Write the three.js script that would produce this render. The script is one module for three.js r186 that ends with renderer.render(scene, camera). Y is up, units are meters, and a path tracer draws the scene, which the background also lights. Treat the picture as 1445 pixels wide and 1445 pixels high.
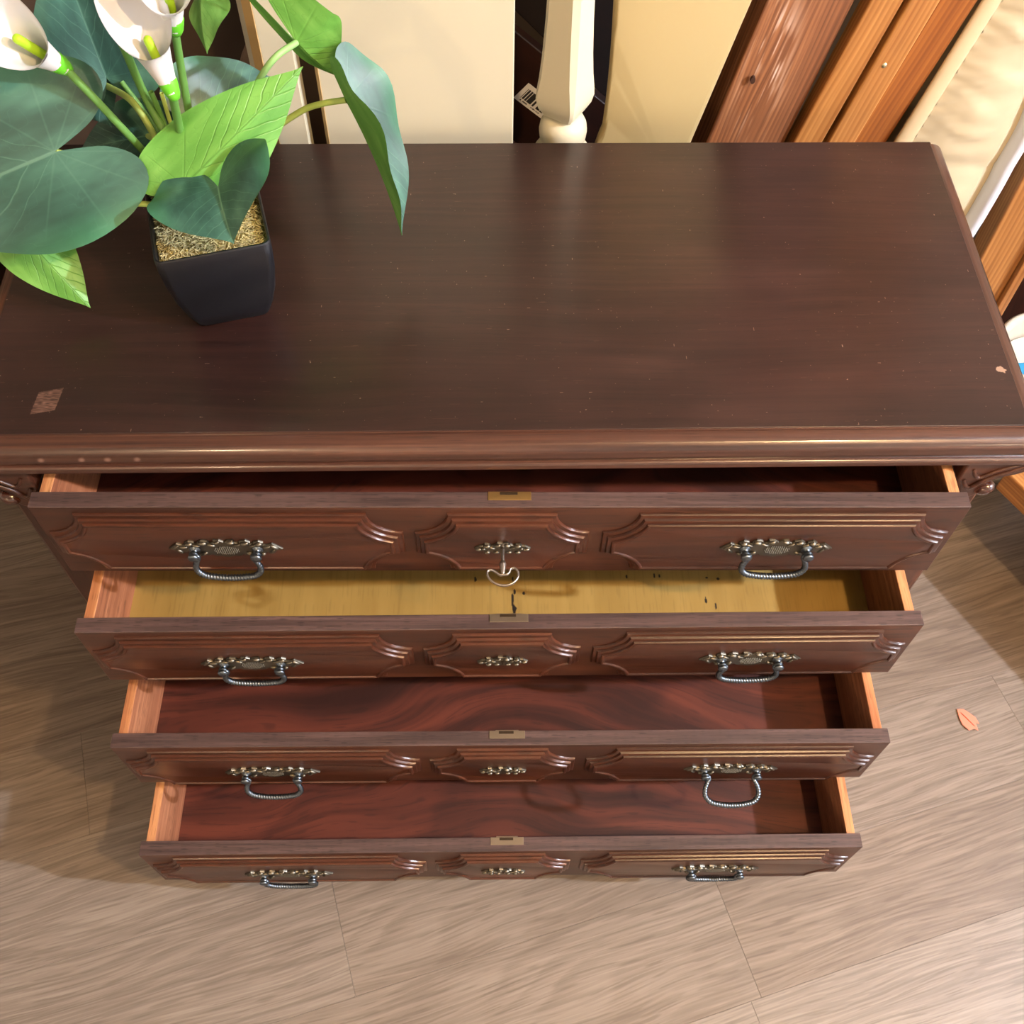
import * as THREE from 'three';
import { RoundedBoxGeometry } from 'three/addons/geometries/RoundedBoxGeometry.js';
import { mergeGeometries, mergeVertices, toCreasedNormals } from 'three/addons/utils/BufferGeometryUtils.js';
import { RectAreaLightUniformsLib } from 'three/addons/lights/RectAreaLightUniformsLib.js';

// ---------------------------------------------------------------- camera, sky, lights, exposure
RectAreaLightUniformsLib.init();
const scene = new THREE.Scene();
scene.background = new THREE.Color(0.75, 0.85, 1.0);
const camera = new THREE.PerspectiveCamera(51.49, 1, 0.05, 60);
camera.position.set(-0.0122, 1.7299, 0.6566);
{
  const right = new THREE.Vector3(0.999747, 0.011616, 0.019268), up = new THREE.Vector3(0.009837, 0.544544, -0.838674), back = new THREE.Vector3(-0.020234, 0.838652, 0.544293);
  camera.quaternion.setFromRotationMatrix(new THREE.Matrix4().makeBasis(right, up, back));
  camera.setViewOffset(1445, 1445, 0, 25, 1445, 1445);
}
scene.add(camera);
const renderer = new THREE.WebGLRenderer({ antialias: true });
renderer.toneMapping = THREE.LinearToneMapping;
renderer.toneMappingExposure = 1.0;
renderer.shadowMap.enabled = true;

const CEIL = 2.6;
// [x, z, colour, candela, radius] of the recessed ceiling lights
const LAMPS = [
  [2.62, 0.88, 0xe9efff, 40, 0.05],
  [0.95, 0.93, 0xffcf94, 9, 0.045],
  [-1.2, 3.3, 0xffdcb0, 6, 0.06],
  [2.4, 3.4, 0xffe0b8, 2, 0.06],
];
{ // daylight coming in through the window
  const w = new THREE.RectAreaLight(0xdbe8ff, 3.4, 1.5, 1.3);
  w.position.set(3.28, 1.55, 2.1); w.lookAt(0, 0.9, 1.2);
  scene.add(w);
}

// ---------------------------------------------------------------- helpers
let seed = 12345;
const rnd = () => { seed = (seed * 1664525 + 1013904223) >>> 0; return seed / 4294967296; };
const V = (x, y, z) => new THREE.Vector3(x, y, z);
const clamp = (x, a = 0, b = 1) => Math.min(b, Math.max(a, x));
const sstep = (a, b, x) => { const t = clamp((x - a) / (b - a)); return t * t * (3 - 2 * t); };
const hash = (x, y, s) => { let h = Math.imul(x, 374761393) ^ Math.imul(y, 668265263) ^ Math.imul(s, 1442695041); h = Math.imul(h ^ (h >>> 13), 1274126177); return ((h ^ (h >>> 16)) >>> 0) / 4294967296; };
const mod = (a, n) => ((a % n) + n) % n;
function noise(x, y, px, py, s) { // periodic value noise, -1..1
  const xi = Math.floor(x), yi = Math.floor(y), fx = x - xi, fy = y - yi;
  const u = fx * fx * (3 - 2 * fx), v = fy * fy * (3 - 2 * fy);
  const x0 = mod(xi, px), x1 = mod(xi + 1, px), y0 = mod(yi, py), y1 = mod(yi + 1, py);
  const a = hash(x0, y0, s), b = hash(x1, y0, s), c = hash(x0, y1, s), d = hash(x1, y1, s);
  return ((a + (b - a) * u) * (1 - v) + (c + (d - c) * u) * v) * 2 - 1;
}
function fbm(x, y, px, py, s, oct = 4) { let r = 0, a = 0.5, k = 1; for (let i = 0; i < oct; i++) { r += a * noise(x * k, y * k, px * k, py * k, s + i * 17); a *= 0.5; k *= 2; } return r; }
function tex(w, h, fn, srgb = true) {
  const d = new Uint8Array(w * h * 4);
  for (let j = 0; j < h; j++) for (let i = 0; i < w; i++) {
    const c = fn((i + 0.5) / w, (j + 0.5) / h), k = (j * w + i) * 4;
    d[k] = clamp(c[0], 0, 255); d[k + 1] = clamp(c[1], 0, 255); d[k + 2] = clamp(c[2], 0, 255); d[k + 3] = 255;
  }
  const t = new THREE.DataTexture(d, w, h); t.magFilter = THREE.LinearFilter; t.minFilter = THREE.LinearMipmapLinearFilter; t.generateMipmaps = true;
  t.wrapS = t.wrapT = THREE.RepeatWrapping; if (srgb) t.colorSpace = THREE.SRGBColorSpace; t.needsUpdate = true; return t;
}
const mix = (a, b, t) => [a[0] + (b[0] - a[0]) * t, a[1] + (b[1] - a[1]) * t, a[2] + (b[2] - a[2]) * t];
// wood: u runs along the grain
function woodTex(w, h, o) {
  const { dark, light, fx = 4, fy = 60, warp = 0.02, streak = 1, tone = 0.6, rings = 0, ringWarp = 1, pores = 0.25, s = 1, swirl = 0, paint } = o;
  return tex(w, h, (u, v) => {
    const wv = fbm(u * 3, v * 3, 3, 3, s + 5, 3) * warp + (swirl ? swirl * fbm(u * 2, v * 2, 2, 2, s + 9, 3) : 0);
    const vv = v + wv;
    let t = 0.5 + streak * 0.55 * fbm(u * fx, vv * fy, fx, fy, s, 4) + tone * 0.5 * fbm(u * 3, vv * 5, 3, 5, s + 31, 3);
    if (rings) { const r = vv * rings + ringWarp * fbm(u * 2, v * 2, 2, 2, s + 71, 3); const q = r - Math.floor(r); t += (o.ringK ?? 1) * (0.28 * (sstep(0, 0.75, q) - sstep(0.8, 1, q)) - 0.14); }
    let c = mix(dark, light, clamp(t));
    if (o.fine) { const q = noise(u * 34, vv * 230, 34, 230, s + 200) + 0.7 * noise(u * 20, vv * 120, 20, 120, s + 220); c = mix(c, dark, 0.6 * sstep(0.3, 1.0, q)); c = mix(c, light, 0.45 * sstep(0.3, 1, -q)); }
    const p = noise(u * fx * 10, vv * fy * 5, fx * 10, fy * 5, s + 91);
    if (p > 0.35) c = mix(c, mix(dark, [0, 0, 0], 0.35), pores * sstep(0.35, 0.8, p));
    return paint ? paint(u, v, c) : c;
  });
}
// box-projected uv in metres; u along the grain axis. L = [metres per repeat along the grain, across it]
function uvBox(g, axis = 0, L = [1, 1], off = [0, 0]) {
  if (g.index) g = g.toNonIndexed();
  if (!g.attributes.normal) g.computeVertexNormals();
  const p = g.attributes.position, uv = new Float32Array(p.count * 2), a = V(), b = V(), c = V(), n = V();
  for (let i = 0; i < p.count; i += 3) {
    a.fromBufferAttribute(p, i); b.fromBufferAttribute(p, i + 1); c.fromBufferAttribute(p, i + 2);
    n.copy(b).sub(a).cross(c.clone().sub(a));
    const m = [Math.abs(n.x), Math.abs(n.y), Math.abs(n.z)], k = m.indexOf(Math.max(...m));
    let ua = axis, va = [0, 1, 2].find((q) => q !== k && q !== axis);
    if (k === axis) { ua = (axis + 1) % 3; va = (axis + 2) % 3; }
    [a, b, c].forEach((q, j) => { const e = [q.x, q.y, q.z]; uv[(i + j) * 2] = e[ua] / L[0] + off[0]; uv[(i + j) * 2 + 1] = e[va] / L[1] + off[1] + (k === axis ? 0.37 : k * 0.13); });
  }
  g.setAttribute('uv', new THREE.BufferAttribute(uv, 2));
  return g;
}
const rbox = (w, h, d, r = 0.002, seg = 2) => new RoundedBoxGeometry(w, h, d, seg, Math.min(r, w / 2.01, h / 2.01, d / 2.01));
const at = (g, x, y, z) => { g.translate(x, y, z); return g; };
const clean = (g) => { const q = g.index ? g.toNonIndexed() : g; for (const k of Object.keys(q.attributes)) if (!['position', 'normal', 'uv'].includes(k)) q.deleteAttribute(k); if (!q.attributes.uv) q.setAttribute('uv', new THREE.BufferAttribute(new Float32Array(q.attributes.position.count * 2), 2)); if (!q.attributes.normal) q.computeVertexNormals(); return q; };
const merge = (l) => mergeGeometries(l.map(clean));
const taken = {};
const numbered = (n) => { const k = taken[n] = (taken[n] ?? -1) + 1; return k ? n + '_' + String(k).padStart(3, '0') : n; };
function obj(name, g, m, parent = scene) {
  const o = new THREE.Mesh(g, m); o.name = parent === scene ? numbered(name) : numbered(name); o.castShadow = o.receiveShadow = true; parent.add(o); return o;
}
function thing(name, label, category, x = 0, y = 0, z = 0, group) { const o = new THREE.Group(); o.name = numbered(name); o.position.set(x, y, z); scene.add(o); return tag(o, label, category, group); }
function tag(o, label, category, group) { o.userData.label = label; o.userData.category = category; if (group) o.userData.group = group; return o; }
function struct(name, g, m, parent = scene) { const o = obj(name, g, m, parent); if (parent === scene) o.userData.kind = 'structure'; return o; }
const std = (o) => new THREE.MeshStandardMaterial(o);
const phys = (o) => new THREE.MeshPhysicalMaterial(o);
// rings of equal length -> surface
function loft(rings, closed = true, capA = false, capB = false) {
  const n = rings[0].length, pos = [], idx = [];
  rings.forEach((r) => r.forEach((p) => pos.push(p.x, p.y, p.z)));
  for (let i = 0; i + 1 < rings.length; i++) for (let j = 0; j < (closed ? n : n - 1); j++) {
    const a = i * n + j, b = i * n + (j + 1) % n, c = a + n, d = b + n; idx.push(a, b, d, a, d, c);
  }
  const fan = (i, flip) => { const c = V(); rings[i].forEach((p) => c.add(p)); c.divideScalar(n); const k = pos.length / 3; pos.push(c.x, c.y, c.z); for (let j = 0; j < n; j++) { const a = i * n + j, b = i * n + (j + 1) % n; flip ? idx.push(k, b, a) : idx.push(k, a, b); } };
  if (capA) fan(0, true); if (capB) fan(rings.length - 1, false);
  const g = new THREE.BufferGeometry(); g.setAttribute('position', new THREE.Float32BufferAttribute(pos, 3)); g.setIndex(idx); g.computeVertexNormals(); return g;
}
const creased = (g, deg = 32) => toCreasedNormals(g, deg * Math.PI / 180);

// ---------------------------------------------------------------- materials
const grainBump = tex(512, 512, (u, v) => { const t = 128 + 90 * fbm(u * 5, v * 90, 5, 90, 3, 3) + 30 * noise(u * 30, v * 250, 30, 250, 8); return [t, t, t]; }, false);
const MAH = { dark: [40, 19, 11], light: [88, 50, 32] };
const tTop = woodTex(2048, 1024, { dark: [26, 13, 12], light: [49, 27, 24], fx: 5, fy: 110, warp: 0.03, tone: 0.8, pores: 0.35, s: 11, paint: (u, v, c) => {
  // u: x from -0.6 to 0.6, v: z from -0.5 to 0.05
  const x = u * 1.2 - 0.6, z = v * 0.55 - 0.5;
  const hz = fbm(u * 4, v * 4, 4, 4, 77, 4); c = mix(c, [96, 70, 62], 0.22 * sstep(0.0, 0.5, hz));
  const rx = (x + 0.4775) * 0.99 + (z + 0.0425) * 0.1, rz = (z + 0.0425) - (x + 0.4775) * -0.22;
  if (Math.abs(rx) < 0.012 && Math.abs(rz) < 0.0145) c = mix(c, [150, 118, 100], 0.42 + 0.3 * noise(u * 300, v * 500, 300, 500, 4));
  const sp = noise(u * 420, v * 190, 420, 190, 63); if (sp > 0.965) c = mix(c, [205, 190, 170], 0.6);
  const sc = noise(u * 60 + v * 30, v * 700, 60, 700, 40); if (sc > 0.93) c = mix(c, [150, 120, 105], 0.22);
  if (Math.hypot((x - 0.544) / 0.0055, (z + 0.077 - (x - 0.54) * 0.4) / 0.0042) + 0.35 * noise(u * 500, v * 300, 500, 300, 2) < 0.95) c = mix(c, [178, 150, 128], 0.85);
  return c;
} });
const tMah = woodTex(1024, 1024, { ...MAH, fx: 4, fy: 90, warp: 0.03, pores: 0.4, tone: 0.9, s: 21 });
const tEdge = woodTex(1024, 256, { dark: [48, 35, 33], light: [100, 78, 73], fx: 8, fy: 40, pores: 0.5, tone: 0.6, s: 27 });
const tMould = woodTex(2048, 256, { dark: [46, 26, 20], light: [92, 59, 45], fx: 8, fy: 30, warp: 0.05, pores: 0.3, tone: 1.1, s: 33, paint: (u, v, c) => {
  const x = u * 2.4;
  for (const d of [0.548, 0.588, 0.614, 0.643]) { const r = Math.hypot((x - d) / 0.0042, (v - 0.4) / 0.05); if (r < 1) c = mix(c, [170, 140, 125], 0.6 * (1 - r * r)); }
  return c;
} });
const tInner = woodTex(1024, 512, { dark: [46, 20, 15], light: [106, 52, 38], fx: 4, fy: 40, warp: 0.12, swirl: 0.35, pores: 0.3, tone: 0.9, rings: 9, ringWarp: 3, s: 41 });
const tSide = woodTex(512, 512, { dark: [140, 82, 54], light: [198, 136, 98], fx: 3, fy: 50, pores: 0.35, tone: 0.8, s: 51 });
const tSideTop = woodTex(512, 256, { dark: [160, 98, 58], light: [224, 166, 112], fx: 3, fy: 30, pores: 0.35, tone: 0.9, s: 55 });
const tPly = woodTex(1024, 512, { dark: [146, 116, 54], light: [190, 160, 90], fx: 3, fy: 120, pores: 0.15, tone: 0.4, streak: 0.5, s: 61 });
const oakDef = [[[98, 86, 75], [146, 134, 121]], [[101, 89, 78], [150, 138, 125]], [[95, 82, 71], [143, 130, 116]], [[105, 94, 84], [154, 143, 131]]];
const tOak = oakDef.map(([dark, light], i) => woodTex(1024, 512, { dark, light, fx: 7, fy: 150, warp: 0.035, swirl: 0.1, pores: 0, tone: 0.5, streak: 0.75, rings: 13, ringWarp: 3.6, ringK: 0.7, s: 101 + i * 13, fine: 1 }));
const tPine = woodTex(1024, 512, { dark: [138, 86, 40], light: [190, 136, 76], fx: 2, fy: 30, warp: 0.02, pores: 0.1, tone: 0.5, rings: 40, ringWarp: 2.2, ringK: 1.5, s: 151 });
const tPineWorn = woodTex(1024, 512, { dark: [94, 54, 29], light: [150, 99, 62], fx: 3, fy: 40, warp: 0.06, pores: 0.15, tone: 0.5, rings: 20, ringWarp: 3.2, ringK: 1.6, s: 161, paint: (u, v, c) => {
  const p = fbm(u * 9, v * 5, 9, 5, 5, 4) + 0.35 * noise(u * 30, v * 60, 30, 60, 6); const vv = v > 0.9 ? v - 1 : v, band = Math.exp(-(((u - 0.31) / 0.07) ** 2) - (((vv - 0.22 + (u - 0.31) * 1.2) / 0.17) ** 2));
  c = mix(c, [214, 188, 172], Math.min(1, 1.5 * band) * sstep(-0.25, 0.2, p));
  return c;
} });
const M = {
  top: phys({ map: tTop, roughness: 0.36, clearcoat: 0.45, clearcoatRoughness: 0.2, bumpMap: grainBump, bumpScale: 0.00006 }),
  mah: std({ map: tMah, roughness: 0.4, bumpMap: grainBump, bumpScale: 0.00012 }),
  panel: std({ map: tMah, color: 0xfff0e6, roughness: 0.3, bumpMap: grainBump, bumpScale: 0.0001 }),
  edge: std({ map: tEdge, roughness: 0.5, bumpMap: grainBump, bumpScale: 0.00015 }),
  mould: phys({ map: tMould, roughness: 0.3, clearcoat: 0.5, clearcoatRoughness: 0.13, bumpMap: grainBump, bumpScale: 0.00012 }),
  inner: std({ map: tInner, roughness: 0.5, bumpMap: grainBump, bumpScale: 0.00008 }),
  side: std({ map: tSide, roughness: 0.65 }), sideTop: std({ map: tSideTop, roughness: 0.65 }),
  ply: std({ map: tPly, roughness: 0.6 }),
  carc: std({ map: tMah, color: 0xb09a92, roughness: 0.45 }),
  oak: tOak.map((t) => std({ map: t, roughness: 0.42, bumpMap: grainBump, bumpScale: 0.00015 })),
  brass: std({ color: 0x6a665c, metalness: 1, roughness: 0.4 }),
  pewter: std({ color: 0x66707a, metalness: 1, roughness: 0.34 }),
  key: std({ color: 0xb9b2ac, metalness: 1, roughness: 0.3 }),
  lock: std({ color: 0xb08f58, metalness: 0.9, roughness: 0.42 }),
  lockGrey: std({ color: 0x9a8c78, metalness: 0.9, roughness: 0.45 }),
  lockSlot: std({ color: 0x3a2c1c, metalness: 0.6, roughness: 0.6 }),
  cream: std({ color: 0xd0cab0, roughness: 0.5 }),
  creamEdge: std({ color: 0xc9a970, roughness: 0.55 }),
  pine: std({ map: tPine, roughness: 0.42 }), pineDark: std({ map: tPine, color: 0xd8bc98, roughness: 0.42 }),
  pineWorn: std({ map: tPineWorn, roughness: 0.55 }),
};

// ---------------------------------------------------------------- room shell
const X0 = -3.2, X1 = 3.4, Z0 = -0.98, Z1 = 4.2, WT = 0.12;
const plaster = std({ color: 0xd8d0c2, roughness: 0.9 });
struct('wall_back', at(new THREE.BoxGeometry(X1 - X0 + 2 * WT, CEIL, WT), (X0 + X1) / 2, CEIL / 2, Z0 - WT / 2), std({ color: 0x8a7a66, roughness: 0.9 }));
struct('wall_front', at(new THREE.BoxGeometry(X1 - X0 + 2 * WT, CEIL, WT), (X0 + X1) / 2, CEIL / 2, Z1 + WT / 2), plaster);
struct('wall_left', at(new THREE.BoxGeometry(WT, CEIL, Z1 - Z0), X0 - WT / 2, CEIL / 2, (Z0 + Z1) / 2), plaster);
{ // wall with the window opening
  const za = 1.3, zb = 2.9, ya = 0.85, yb = 2.25, x = X1 + WT / 2;
  struct('wall_right', merge([
    at(new THREE.BoxGeometry(WT, CEIL, za - Z0), x, CEIL / 2, (za + Z0) / 2), at(new THREE.BoxGeometry(WT, CEIL, Z1 - zb), x, CEIL / 2, (zb + Z1) / 2),
    at(new THREE.BoxGeometry(WT, ya, zb - za), x, ya / 2, (za + zb) / 2), at(new THREE.BoxGeometry(WT, CEIL - yb, zb - za), x, (CEIL + yb) / 2, (za + zb) / 2)]), plaster);
  const wm = std({ color: 0xf2f0ea, roughness: 0.5 }), f = 0.05;
  const wf = struct('window_1', merge([
    at(rbox(0.07, f, zb - za, 0.004), x, ya + f / 2, (za + zb) / 2), at(rbox(0.07, f, zb - za, 0.004), x, yb - f / 2, (za + zb) / 2),
    at(rbox(0.07, yb - ya, f, 0.004), x, (ya + yb) / 2, za + f / 2), at(rbox(0.07, yb - ya, f, 0.004), x, (ya + yb) / 2, zb - f / 2), at(rbox(0.05, yb - ya, 0.04, 0.004), x, (ya + yb) / 2, (za + zb) / 2)]), wm);
  struct('pane', at(new THREE.BoxGeometry(0.006, yb - ya - 0.06, zb - za - 0.06), x, (ya + yb) / 2, (za + zb) / 2), phys({ color: 0xffffff, transmission: 1, thickness: 0, roughness: 0 }), wf);
}
const ceiling = struct('ceiling', at(new THREE.BoxGeometry(X1 - X0 + 2 * WT, WT, Z1 - Z0 + 2 * WT), (X0 + X1) / 2, CEIL + WT / 2, (Z0 + Z1) / 2), std({ color: 0xe9e6df, roughness: 0.9 }));
for (const [x, z, col, cd, r] of LAMPS) {
  const ring = new THREE.LatheGeometry([[r, -0.004], [r + 0.006, -0.012], [r + 0.016, -0.01], [r + 0.02, 0.0]].map((p) => new THREE.Vector2(...p)), 28);
  struct('light_trim', at(ring, x, CEIL, z), std({ color: 0xf4f4f0, roughness: 0.4 }), ceiling);
  struct('light_lens', at(new THREE.CylinderGeometry(r, r, 0.004, 28), x, CEIL - 0.004, z), std({ color: 0xffffff, emissive: col, emissiveIntensity: 6 }), ceiling);
  const p = new THREE.PointLight(col, cd, 0, 2); p.position.set(x, CEIL - 0.05, z); p.castShadow = true; p.shadow.radius = r / 0.02 * 0.8; scene.add(p);
}
// floor: slab with oak-look boards laid at a slant
const floor = struct('floor', uvBox(at(new THREE.BoxGeometry(X1 - X0 + 2 * WT, WT, Z1 - Z0 + 2 * WT), (X0 + X1) / 2, -WT / 2 - 0.004, (Z0 + Z1) / 2), 0, [1.2, 0.3]), M.oak[0]);
{
  const A = 16 * Math.PI / 180, cs = Math.cos(A), sn = Math.sin(A), PW = 0.178, PL = 1.18;
  const geos = []; for (let i = 0; i < 8; i++) geos.push(uvBox(at(rbox(PL - 0.0003, 0.008, PW - 0.0003, 0.0003, 1), 0, -0.004, 0), 0, [1.2, 0.36], [0.17 + i * 0.23, i * 0.31 + 0.2]));
  for (let r = -9; r <= 12; r++) {
    const w = 0.165 + PW * (r + 0.5);
    const j0 = r === 0 ? -0.327 : r === 1 ? 0.25 : mod(r * 0.4437 + 0.31, 1) * PL;
    for (let k = -4; k <= 4; k++) {
      const u = j0 + PL * (k + 0.5), x = u * cs + w * sn, z = -u * sn + w * cs;
      let ok = true;
      for (const a of [-1, 1]) for (const b of [-1, 1]) { const uu = u + a * PL / 2, ww = w + b * PW / 2, xx = uu * cs + ww * sn, zz = -uu * sn + ww * cs; if (xx < X0 || xx > X1 || zz < Z0 || zz > Z1) ok = false; }
      if (!ok || Math.abs(x) > 2.4 || z > 1.9) { rnd(); continue; }
      const q = Math.floor(rnd() * 8), o = obj('plank', geos[q], M.oak[(q * 3 + r + 40) % 4], floor);
      o.position.set(x, 0, z); o.rotation.y = A;
    }
  }
}

// ---------------------------------------------------------------- chest of drawers
const T = 0.8416; // height of the top
const chest = thing('chest_of_drawers', 'dark mahogany chest of drawers with four carved drawers pulled open in steps', 'chest of drawers');
{
  const L = [1.2, 1.2];
  // top board; the texture covers it once
  const g = at(rbox(1.11, 0.026, 0.452, 0.0008, 1), 0, T - 0.013, -0.226).toNonIndexed(), p = g.attributes.position, uv = g.attributes.uv;
  for (let i = 0; i < p.count; i++) uv.setXY(i, (p.getX(i) + 0.6) / 1.2, (p.getZ(i) + 0.5) / 0.55);
  const topBoard = obj('top_board', g, M.top, chest);
  // moulding round three sides
  const prof = [[-0.002, -0.0008], [0.001, -0.0012], [0.0015, -0.0035], [0.004, -0.0035], [0.008, -0.0042], [0.013, -0.0065], [0.0175, -0.0105], [0.0205, -0.016], [0.0215, -0.021], [0.0205, -0.026], [0.019, -0.0285], [0.019, -0.0295], [0.0215, -0.0302], [0.0238, -0.0325], [0.0245, -0.0355], [0.0238, -0.0385], [0.012, -0.041], [-0.02, -0.041]];
  const path = [[-0.555, -0.452, -1, 0], [-0.555, 0, -1, 1], [0.555, 0, 1, 1], [0.555, -0.452, 1, 0]];
  const pos = [], uvs = [], sAcc = [0, 0.452, 1.562, 2.014]; let vl = [0];
  for (let i = 1; i < prof.length; i++) vl.push(vl[i - 1] + Math.hypot(prof[i][0] - prof[i - 1][0], prof[i][1] - prof[i - 1][1]));
  const P = (i, j) => [path[i][0] + path[i][2] * prof[j][0], T + prof[j][1], path[i][1] + path[i][3] * prof[j][0]];
  for (let i = 0; i < 3; i++) for (let j = 0; j + 1 < prof.length; j++) for (const [a, b] of [[0, 0], [0, 1], [1, 1], [0, 0], [1, 1], [1, 0]]) { pos.push(...P(i + a, j + b)); uvs.push(sAcc[i + a] / 2.4, vl[j + b] / 0.08); }
  for (const i of [0, 3]) for (let j = 0; j + 1 < prof.length; j++) { const c = [path[i][0], T - 0.03, path[i][1]]; const t3 = i ? [c, P(i, j), P(i, j + 1)] : [c, P(i, j + 1), P(i, j)]; for (const q of t3) { pos.push(...q); uvs.push(0.1, 0.1); } }
  let mg = new THREE.BufferGeometry(); mg.setAttribute('position', new THREE.Float32BufferAttribute(pos, 3)); mg.setAttribute('uv', new THREE.Float32BufferAttribute(uvs, 2));
  mg = creased(mg, 40); obj('top_moulding', mg, M.mould, chest);
  // carcass
  for (const s of [-1, 1]) {
    obj('side_panel', uvBox(at(rbox(0.02, 0.72, 0.405, 0.002), s * 0.542, 0.44, -0.2425), 1, L), M.carc, chest);
    // corner stile with a canted outer edge
    const sh = new THREE.Shape(); [[0.5035, -0.05], [0.5035, -0.006], [0.552, -0.006], [0.5575, -0.011], [0.5625, -0.0165], [0.5625, -0.05]].forEach(([x, z], i) => i ? sh.lineTo(s * x, -z) : sh.moveTo(s * x, -z));
    const sg = new THREE.ExtrudeGeometry(sh, { depth: 0.72, bevelEnabled: false }); sg.rotateX(-Math.PI / 2); sg.translate(0, 0.08, 0);
    obj('corner_stile', uvBox(sg, 1, L, [0.2, 0.1 * s]), M.mah, chest);
    // carved scroll bracket under the moulding, with its ball
    const b = new THREE.Shape();
    const bp = [[0.5045, 0.8], [0.5045, 0.765], [0.512, 0.748], [0.5165, 0.734], [0.522, 0.730], [0.529, 0.7325], [0.533, 0.74], [0.533, 0.751], [0.539, 0.762], [0.551, 0.7705], [0.564, 0.776], [0.574, 0.784], [0.579, 0.795], [0.579, 0.8]];
    b.moveTo(s * bp[0][0], bp[0][1]); b.lineTo(s * bp[1][0], bp[1][1]); b.splineThru(bp.slice(2).map(([x, y]) => new THREE.Vector2(s * x, y)));
    const bg = new THREE.ExtrudeGeometry(b, { depth: 0.016, bevelEnabled: true, bevelThickness: 0.004, bevelSize: 0.003, bevelSegments: 3, curveSegments: 24 }); bg.translate(0, 0, -0.003);
    const ridge = (pts, r) => new THREE.TubeGeometry(new THREE.CatmullRomCurve3(pts.map(([x, y, z]) => V(s * x, y, z))), 24, r, 8);
    const br = obj('scroll_bracket', uvBox(merge([bg, ridge([[0.508, 0.765, 0.016], [0.518, 0.75, 0.0175], [0.531, 0.766, 0.018], [0.555, 0.781, 0.017], [0.575, 0.792, 0.015]], 0.0028), ridge([[0.512, 0.785, 0.016], [0.522, 0.77, 0.0175], [0.538, 0.782, 0.0175], [0.562, 0.792, 0.016]], 0.0024)]), 0, [0.4, 0.4]), M.mah, chest);
    const ball = new THREE.SphereGeometry(0.0095, 20, 14); ball.scale(1.25, 0.9, 1); ball.rotateZ(s * 0.5); ball.translate(s * 0.5385, 0.7455, 0.014);
    obj('bracket_ball', ball, phys({ color: 0x3a1b12, roughness: 0.25, clearcoat: 0.8, clearcoatRoughness: 0.1 }), br);
  }
  obj('back_panel', uvBox(at(rbox(1.07, 0.72, 0.01, 0.002), 0, 0.44, -0.44), 0, L), M.carc, chest);
  for (const y of [0.79, 0.6188, 0.4357, 0.2526, 0.075]) obj('rail', uvBox(at(rbox(1.005, y > 0.7 ? 0.018 : 0.036, 0.05, 0.002), 0, y, -0.035), 0, L, [0, y]), M.mah, chest);
  const pl = new THREE.Shape(); pl.moveTo(-0.57, 0.11); pl.lineTo(-0.57, 0); pl.lineTo(-0.47, 0); pl.quadraticCurveTo(-0.44, 0.04, -0.36, 0.045); pl.lineTo(0.36, 0.045); pl.quadraticCurveTo(0.44, 0.04, 0.47, 0); pl.lineTo(0.57, 0); pl.lineTo(0.57, 0.11); pl.closePath();
  const pg = new THREE.ExtrudeGeometry(pl, { depth: 0.018, bevelEnabled: true, bevelSize: 0.003, bevelThickness: 0.003, bevelSegments: 2 });
  obj('plinth', uvBox(merge([at(pg, 0, 0.003, -0.012), at(rbox(0.02, 0.1, 0.42, 0.003), -0.562, 0.058, -0.224), at(rbox(0.02, 0.1, 0.42, 0.003), 0.562, 0.058, -0.224)]), 0, L), M.mah, chest);
}
// one raised field with coved corners: rings of the stepped moulding
function fieldGeo(x0, x1, y0, y1, R) {
  const prof = [[0, 0], [0.0002, 0.0016], [0.0012, 0.003], [0.003, 0.0037], [0.0052, 0.0038], [0.0053, 0.005], [0.0063, 0.0066], [0.008, 0.0073], [0.0102, 0.0074], [0.0103, 0.0086], [0.0112, 0.0101], [0.0126, 0.0107], [0.0142, 0.0104], [0.0155, 0.009]];
  const ring = (d, h) => {
    const out = [], N = 9, a = Math.asin(Math.min(1, d / (R + d))), q = R + d;
    for (const [cx, cy, st] of [[x0, y0, Math.PI / 2], [x1, y0, Math.PI], [x1, y1, -Math.PI / 2], [x0, y1, 0]])
      for (let i = 0; i < N; i++) { const t = st - a - (Math.PI / 2 - 2 * a) * i / (N - 1); out.push(V(cx + q * Math.cos(t), cy + q * Math.sin(t), h)); }
    return out;
  };
  const rings = prof.map(([d, h]) => ring(d, h));
  const g = loft(rings, true), last = rings[rings.length - 1];
  const sh = new THREE.ShapeGeometry(new THREE.Shape(last.map((p) => new THREE.Vector2(p.x, p.y)))); sh.translate(0, 0, prof[prof.length - 1][1]);
  return creased(merge([g, sh]), 28);
}
const FH = 0.1394;
const fields = [[-0.4935, -0.1085], [-0.096, 0.096], [0.1105, 0.4925]].map(([a, b]) => uvBox(fieldGeo(a, b, -0.129, -0.0115, 0.037), 0, [1.2, 1.2], [0, 0.3 + a]));
function plateGeo(half, depth) { // ornamental plate from the outline of its x >= 0 half (mm)
  const pts = [...half.map(([x, y]) => [x, y]), ...half.slice(1, -1).reverse().map(([x, y]) => [-x, y])].map(([x, y]) => new THREE.Vector2(x / 1000, y / 1000));
  return new THREE.ExtrudeGeometry(new THREE.Shape(pts), { depth, bevelEnabled: true, bevelThickness: 0.0014, bevelSize: 0.0009, bevelSegments: 2 });
}
const blob = (x, y, z, rx, ry, rz, rot = 0) => { const s = new THREE.SphereGeometry(1, 12, 8); s.scale(rx, ry, rz); s.rotateZ(rot); s.translate(x, y, z); return s; };
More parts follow.
